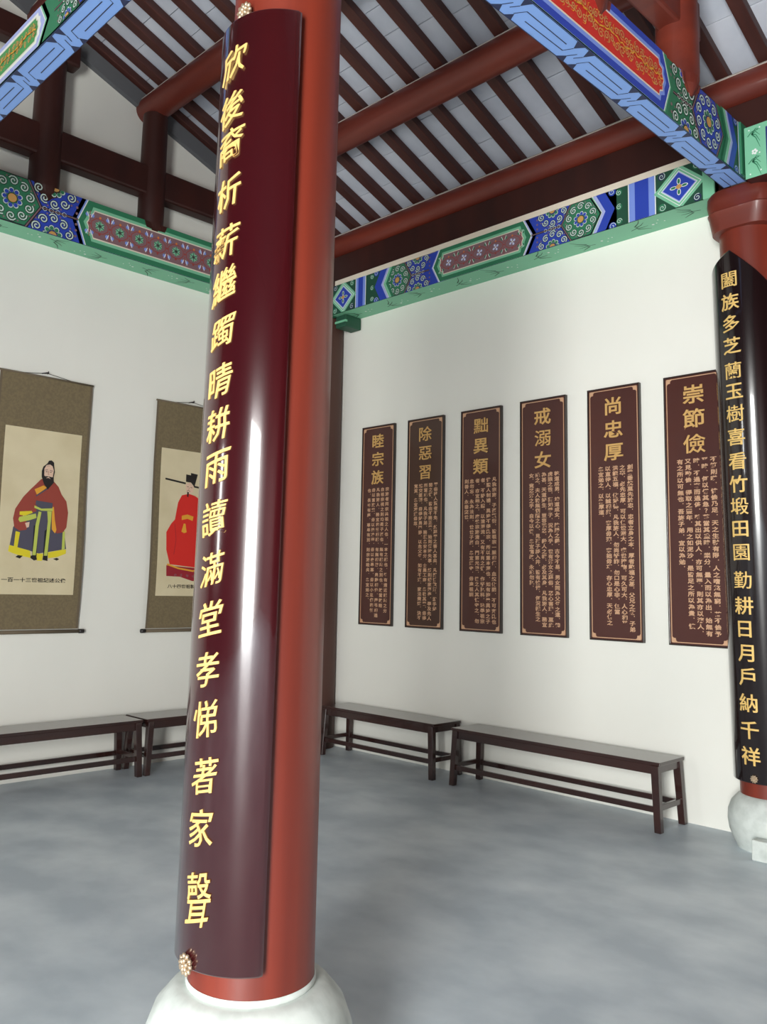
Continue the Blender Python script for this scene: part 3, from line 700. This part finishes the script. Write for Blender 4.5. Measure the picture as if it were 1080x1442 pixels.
BODY = [
 ('睦宗族', ['宗族者同宗共祖之人也，一本之親也，雖有遠近親疏之分', '自祖宗視之則均是子孫也，無有親疏之別也，故當敦睦', '凡我族人，務宜和氣相親，有無相濟，患難相恤，慶弔相通', '毋以富欺貧，毋以強凌弱，毋以衆暴寡，毋以小忿傷和氣', '也。長幼有序，尊卑有別，則宗族睦矣，各宜勉之。'], F5,
  'narrow dark red plaque with gold writing, first from the room corner'),
 ('除惡習', ['習俗移人賢者不免，然惡習之害人甚矣，凡賭博飲酒，游手好', '閒之徒，皆由不務正業，始則廢時失事，終則傾家蕩產，辱及先人', '所當戒也。凡我子弟，務須各安本分，士農工商，各執其業，毋得', '結交匪類，毋得好勇鬥狠，以危父母，如有不遵，家法責懲，決不', '寬貸，各宜凜遵毋忽。'], F5,
  'brownish gold-lettered wall plaque, second from the room corner'),
 ('黜異類', ['凡我宗族，子孫繁衍，皆祖宗一脈相傳，血統攸關，不可紊亂也', '惟聖人制禮，異姓不得亂宗，所以重本源也，如有抱養異姓之子', '者，不許入譜，以清源流，又有不肖之徒，作奸犯科，玷辱祖宗', '者，亦宜黜之，庶幾宗族清白，門第光榮，後之人其慎守之，勿', '怠勿忘，永為法則，世世子孫，各宜遵守，毋違祖訓', '則善人，永垂奕世。'], F6,
  'dark red gold-lettered plaque with six text columns, third from the room corner'),
 ('戒溺女', ['乾道成男，坤道成女，陰陽之義，古今不易，男女同為父母之遺，體', '虎狼之性，猶知愛子，況為人乎，世有溺女之惡俗，忍心害理，莫此', '為甚，天道好生，豈容殘忍，殺人之報，必及其身，凡我族人，務宜', '戒之，夫人孰無惻隱之心，見孺子將入井，皆有怵惕，何況親生之', '女，竟忍溺之乎，自今以後，各宜痛改，永戒勿犯。'], F5,
  'dark red gold-lettered wall plaque, third from the right-edge column'),
 ('尚忠厚', ['創業垂統莫先於忠，忠者立身之本，厚者載福之基，父兄之教，子弟', '之率，必先忠厚，可以保世滋大，處世接物，可久可大，人心和平', '洪範五福，攸好德，凡我族人，勿尚奸詐，勿口是心非，但當', '以直待人，以誠相與，寧厚毋薄，寧拙毋巧，存心忠厚，天必佑之', '各宜勉之，以篤厚道。'], F5,
  'dark red gold-lettered wall plaque fully visible nearest the right-edge column'),
 ('崇節儉', ['不節則嗟，惟儉乃足。天之生財有限，人之嗜慾無窮。若不儉予', '平時，何以備其急？蓋當其盛時，樂分。量入而以為出。始無有', '時。不過奢而過侈，雖其出以供人，亦可無憂。則其亦以濟人。', '又見勤儉，得取之豐年，用之如泥沙，是皆足之所以為貴。慎', '有之所以可無也。吾族子弟。宜以為勉。'], F5,
  'gold-lettered wall plaque partly covered by the black couplet board at right')]
for (ti, cols, fr, lab), x, mm in zip(BODY, XS, (PLQ, PLQ2, PLQ, PLQ, PLQ, PLQ)): plaque(x, lab, ti, cols, fr, mm)

# ------------------------------------------------------------------ benches
def bench(name_label, x, y, rz, L, D=.34, Hh=.43):
    """origin at the middle of the bench on the floor, length along local x"""
    t = thing('bench', name_label, 'bench', (x, y, 0), rz, 'low dark wooden benches along the walls')
    mbox('seat', (-L/2, L/2, -D/2, D/2, Hh-.022, Hh), BENCH, t, .004)
    ax, ay = L/2-.035, D/2-.02
    for s in (-1, 1):
        mbox('apron', (-ax, ax, s*ay-.012, s*ay+.012, Hh-.078, Hh-.022), BENCH, t, .002)
        mbox('apron', (s*ax-.012, s*ax+.012, -ay+.012, ay-.012, Hh-.072, Hh-.022), BENCH, t, .002)
        mbox('stretcher', (-ax-.01, ax+.01, s*(ay+.008)-.011, s*(ay+.008)+.011, .118, .155), BENCH, t, .002)
        mbox('stretcher', (s*(ax+.012)-.011, s*(ax+.012)+.011, -ay, ay, .13, .165), BENCH, t, .002)
        for q in (-1, 1):
            bm = bmesh.new(); h = .026; sp = .018
            b = [(s*(ax+sp)+i*h*.85, q*(ay+sp*.8)+j*h*.85, 0) for i, j in ((-1, -1), (1, -1), (1, 1), (-1, 1))]
            u = [(s*(ax-.004)+i*h, q*(ay-.0)+j*h*.9, Hh-.022) for i, j in ((-1, -1), (1, -1), (1, 1), (-1, 1))]
            hexa(bm, b, u); bmesh.ops.bevel(bm, geom=bm.edges[:], offset=.003, segments=1, affect='EDGES'); obj('leg', bm, BENCH, t)
    return t
bench('dark wooden bench under the first plaques, nearer the room corner', .80, -.215, 0, 1.34)
bench('long dark wooden bench under the right plaques beside the right-edge column', 2.515, -.225, 0, 1.72)
bench('dark wooden bench under the bearded man scroll at the left picture edge', -.225, -3.0, H, 1.83)
bench('short dark wooden bench under the red-robed scroll behind the near column', -.225, -1.36, H, 1.38)

# ------------------------------------------------------------------ hanging scrolls on the left wall
def scroll(yc, label, portrait, caption, zc_, z1=3.085, z0=1.10, W=.75):
    t = thing('hanging_scroll', label, 'scroll', (LX, yc, 0))
    # local: u to the viewer's right (towards +y), surface at x ~ .03
    def sheet(name, u0, u1, za, zb, x, m, bulge=.0):
        bm = bmesh.new(); n = 28; rows = []
        for i in range(n+1):
            z = za+(zb-za)*i/n; k = (z-z0)/(z1-z0); dx = .010*math.sin(k*7)+.012*math.sin(math.pi*k)
            rows.append([bm.verts.new((x+dx+o_, u, z)) for o_ in (0, -.0014) for u in ((u0, u1) if o_ == 0 else (u1, u0))])
        for a, b in zip(rows, rows[1:]):
            for i in range(4): bm.faces.new((a[i], a[(i+1) % 4], b[(i+1) % 4], b[i]))
        bm.faces.new(rows[0][::-1]); bm.faces.new(rows[-1]); bmesh.ops.recalc_face_normals(bm, faces=bm.faces)
        return obj(name, bm, m, t, False)
    h = W/2
    sheet('silk_mount', -h, h, z0+.02, z1-.005, .020, SILK)
    sheet('edge_strip', -h, -h+.018, z0+.02, z1-.005, .0212, SILKB); sheet('edge_strip', h-.018, h, z0+.02, z1-.005, .0212, SILKB)
    sheet('painting_paper', -.305, .312, 1.388, 2.665, .0222, PAPER)
    bm = bmesh.new(); cyl(bm, (.026, -h-.005, z1), (.026, h+.005, z1), .008, 10); obj('top_stave', bm, SILKB, t, True)
    bm = bmesh.new(); cyl(bm, (.030, -h-.005, z0), (.030, h+.005, z0), .014, 14); obj('bottom_rod', bm, SILKB, t, True)
    for s in (-1, 1):
        bm = bmesh.new(); cyl(bm, (.030, s*(h+.005), z0), (.030, s*(h+.045), z0), .017, 14); obj('rod_knob', bm, RODM, t, True)
    bm = bmesh.new(); pts = [(.022, -.20, z1+.006), (.016, -.07, z1+.026), (.010, 0, z1+.036), (.016, .07, z1+.026), (.022, .20, z1+.006)]
    for a, b in zip(pts, pts[1:]): cyl(bm, a, b, .0022, 6)
    obj('hanging_cord', bm, RODM, t)
    bm = bmesh.new(); cyl(bm, (0.001, 0, z1+.036), (.02, 0, z1+.036), .004, 8); cyl(bm, (.02, 0, z1+.034), (.02, 0, z1+.052), .004, 8)
    cyl(bm, (.012, -.05, z1+.028), (.016, 0, z1+.044), .004, 8)
    obj('hook', bm, RODM, t)
    def f(u, v):
        k = (v-z0)/(z1-z0); return (.0225+.010*math.sin(k*7)+.012*math.sin(math.pi*k), u, v)
    P = Paint(); portrait(P); P.build('painted_portrait', f, (1, 0, 0), t, step=.0005, bands=[1.388+(2.665-1.388)*i/28 for i in range(29)])
    vv, ff = glyphs(caption, .046, 0, .0008)
    me = bpy.data.meshes.new('caption'); me.from_pydata([(f(0, zc_)[0]+.002, v.x*1.0-.01, zc_+v.y*.78) for v in vv], [], ff)
    link('caption', me, PC['ink'], t)
# portraits are traced in crop pixels: s = metres per pixel
def man_one(P):
    def q(*p):   # crop (0,630)-(140,800), 7.714 px/px ; figure centre 430, feet 1210 -> z 1.655 ; head top 145 -> z 2.50
        return [((x-432)*.000700+.012, 1.650+(1210-y)*.000735) for x, y in p]
    P.poly(q((160, 840), (130, 880), (105, 1065), (430, 1140), (742, 1080), (705, 880), (690, 840), (560, 640), (350, 640)), 'slate'); P.up()
    P.poly(q((100, 1065), (190, 1085), (330, 1115), (345, 1190), (250, 1175), (150, 1150), (92, 1130)), 'yellow')
    P.poly(q((400, 1140), (480, 1140), (470, 1215), (415, 1215)), 'yellow')
    P.poly(q((530, 1125), (690, 1090), (742, 1085), (740, 1130), (640, 1170), (540, 1185)), 'yellow')
    P.poly(q((160, 920), (208, 930), (190, 1085), (150, 1075)), 'yellow'); P.poly(q((690, 900), (715, 890), (725, 1080), (690, 1090)), 'lime')
    P.poly(q((175, 1185), (200, 1165), (255, 1170), (225, 1200)), 'ink'); P.poly(q((595, 1190), (640, 1178), (668, 1190), (640, 1207)), 'ink'); P.up()
    P.poly(q((340, 430), (410, 355), (480, 345), (560, 370), (615, 420), (655, 500), (640, 640), (240, 640), (220, 560), (300, 470)), 'robe'); P.up()
    P.poly(q((655, 500), (715, 570), (742, 690), (730, 850), (690, 905), (620, 920), (590, 880), (555, 640), (600, 560)), 'robe'); P.up()
    P.poly(q((220, 560), (370, 630), (375, 700), (270, 740), (140, 690)), 'robe'); P.up(); P.poly(q((140, 690), (200, 680), (230, 760), (285, 840), (275, 900), (200, 915), (140, 880), (122, 790)), 'robe'); P.up()
    P.poly(q((365, 585), (555, 600), (555, 650), (430, 660), (360, 630)), 'slate')
    P.poly(q((340, 470), (440, 420), (480, 440), (370, 525)), 'amber'); P.line(q((360, 540), (430, 490), (500, 440)), .010, 'slate')
    P.poly(q((350, 640), (430, 668), (560, 655), (560, 685), (430, 690), (350, 665)), 'lime')
    P.poly(q((553, 640), (572, 640), (590, 780), (615, 880), (600, 922), (560, 880), (553, 760)), 'amber')
    P.poly(q((190, 715), (320, 700), (335, 720), (250, 755), (190, 750)), 'yellow'); P.poly(q((190, 770), (370, 725), (380, 770), (300, 800), (200, 825), (180, 800)), 'lime')
    P.poly(q((355, 850), (355, 1170), (405, 1170), (400, 850)), 'black'); P.poly(q((535, 850), (480, 900), (480, 1170), (530, 1170)), 'black'); P.up()
    P.poly(q((400, 700), (432, 705), (410, 850), (395, 1160), (358, 1160), (372, 850)), 'lime'); P.poly(q((498, 690), (548, 690), (545, 800), (525, 1160), (488, 1160), (510, 800)), 'lime')
    P.poly(q((340, 1165), (400, 1160), (412, 1205), (380, 1215), (338, 1190)), 'ink'); P.poly(q((478, 1165), (530, 1165), (532, 1215), (475, 1205)), 'ink')
    P.poly(q((255, 830), (305, 815), (300, 870), (275, 880)), 'skin')
    P.poly(q((410, 265), (425, 220), (470, 180), (485, 150), (515, 143), (545, 165), (548, 200), (560, 265), (550, 320), (555, 380), (490, 460), (440, 400), (412, 330)), 'ink'); P.up()
    P.poly(q((438, 240), (460, 200), (500, 190), (530, 205), (548, 250), (540, 320), (515, 340), (490, 320), (460, 335), (440, 310)), 'skin'); P.up()
    P.poly(q((440, 320), (490, 318), (540, 325), (545, 370), (500, 440), (455, 390)), 'ink'); P.up()
    P.poly(q((462, 340), (490, 322), (515, 345), (490, 335)), 'skin')
    P.line(q((445, 255), (478, 250)), .005, 'mauve'); P.line(q((500, 252), (535, 258)), .005, 'mauve'); P.line(q((455, 270), (475, 272)), .005, 'ink'); P.line(q((503, 272), (522, 272)), .005, 'ink')
    P.line(q((488, 262), (484, 300), (495, 302)), .003, 'brick'); P.line(q((460, 210), (500, 205)), .003, 'mauve')
def man_two(P):
    def q(*p):   # crop (0,500)-(300,910) at 3.517 ; figure centre x 925
        return [((x-925)*.00180-.012, 1.525+(1115-y)*.00190) for x, y in p]
    def q2(*p): return q(*p)
    P.line(q((790, 656), (905, 668)), .016, 'ink'); P.line(q((950, 678), (1070, 690)), .016, 'ink')
    P.poly(q((812, 1050), (1020, 1060), (1035, 1060), (1020, 1120), (960, 1118), (890, 1100), (815, 1098)), 'maroon'); P.up()
    P.poly(q((885, 725), (925, 715), (960, 722), (995, 740), (1010, 800), (1025, 850), (1055, 900), (1055, 960), (1040, 1020), (1030, 1060), (830, 1045), (808, 980), (805, 900), (830, 860), (850, 840), (865, 760)), 'scarlet'); P.up()
    P.line(q((815, 1045), (880, 1062), (960, 1072), (1035, 1060)), .014, 'amber'); P.line(q((850, 860), (860, 930), (850, 1000)), .004, 'maroon'); P.line(q((990, 760), (985, 900), (1000, 1020)), .004, 'maroon')
    P.poly(q((888, 820), (920, 812), (955, 820), (950, 840), (920, 832), (888, 840)), 'amber'); P.poly(q((900, 856), (910, 856), (918, 895), (903, 900), (888, 893)), 'amber')
    P.poly(q((904, 672), (930, 660), (952, 680), (948, 705), (930, 716), (908, 708)), 'skin')
    P.poly(q((905, 625), (932, 627), (932, 616), (972, 620), (955, 680), (935, 662), (905, 660)), 'ink'); P.up()
    P.poly(q((914, 705), (924, 708), (922, 732), (914, 728)), 'ink'); P.line(q((912, 682), (922, 683)), .004, 'ink'); P.line(q((932, 684), (942, 686)), .004, 'ink'); P.line(q((925, 685), (922, 696)), .003, 'brick')
    P.line(q((912, 702), (921, 699), (931, 704)), .004, 'ink')
    for i in range(5): P.curl((i-2)*.062+.0, 1.565, .014, i, 1, 'mauve', None, 1.2, .004)
scroll(-2.868, 'hanging scroll with standing bearded man in brown-red robe, at left edge', man_one, '一百一十三世祖紀述公像', 1.495, 3.085, 1.105, .752)
scroll(-1.515, 'hanging scroll with man in scarlet robe and black winged hat, half behind the near column', man_two, '八十四世祖製公像', 1.468, 3.075, 1.095, .752)
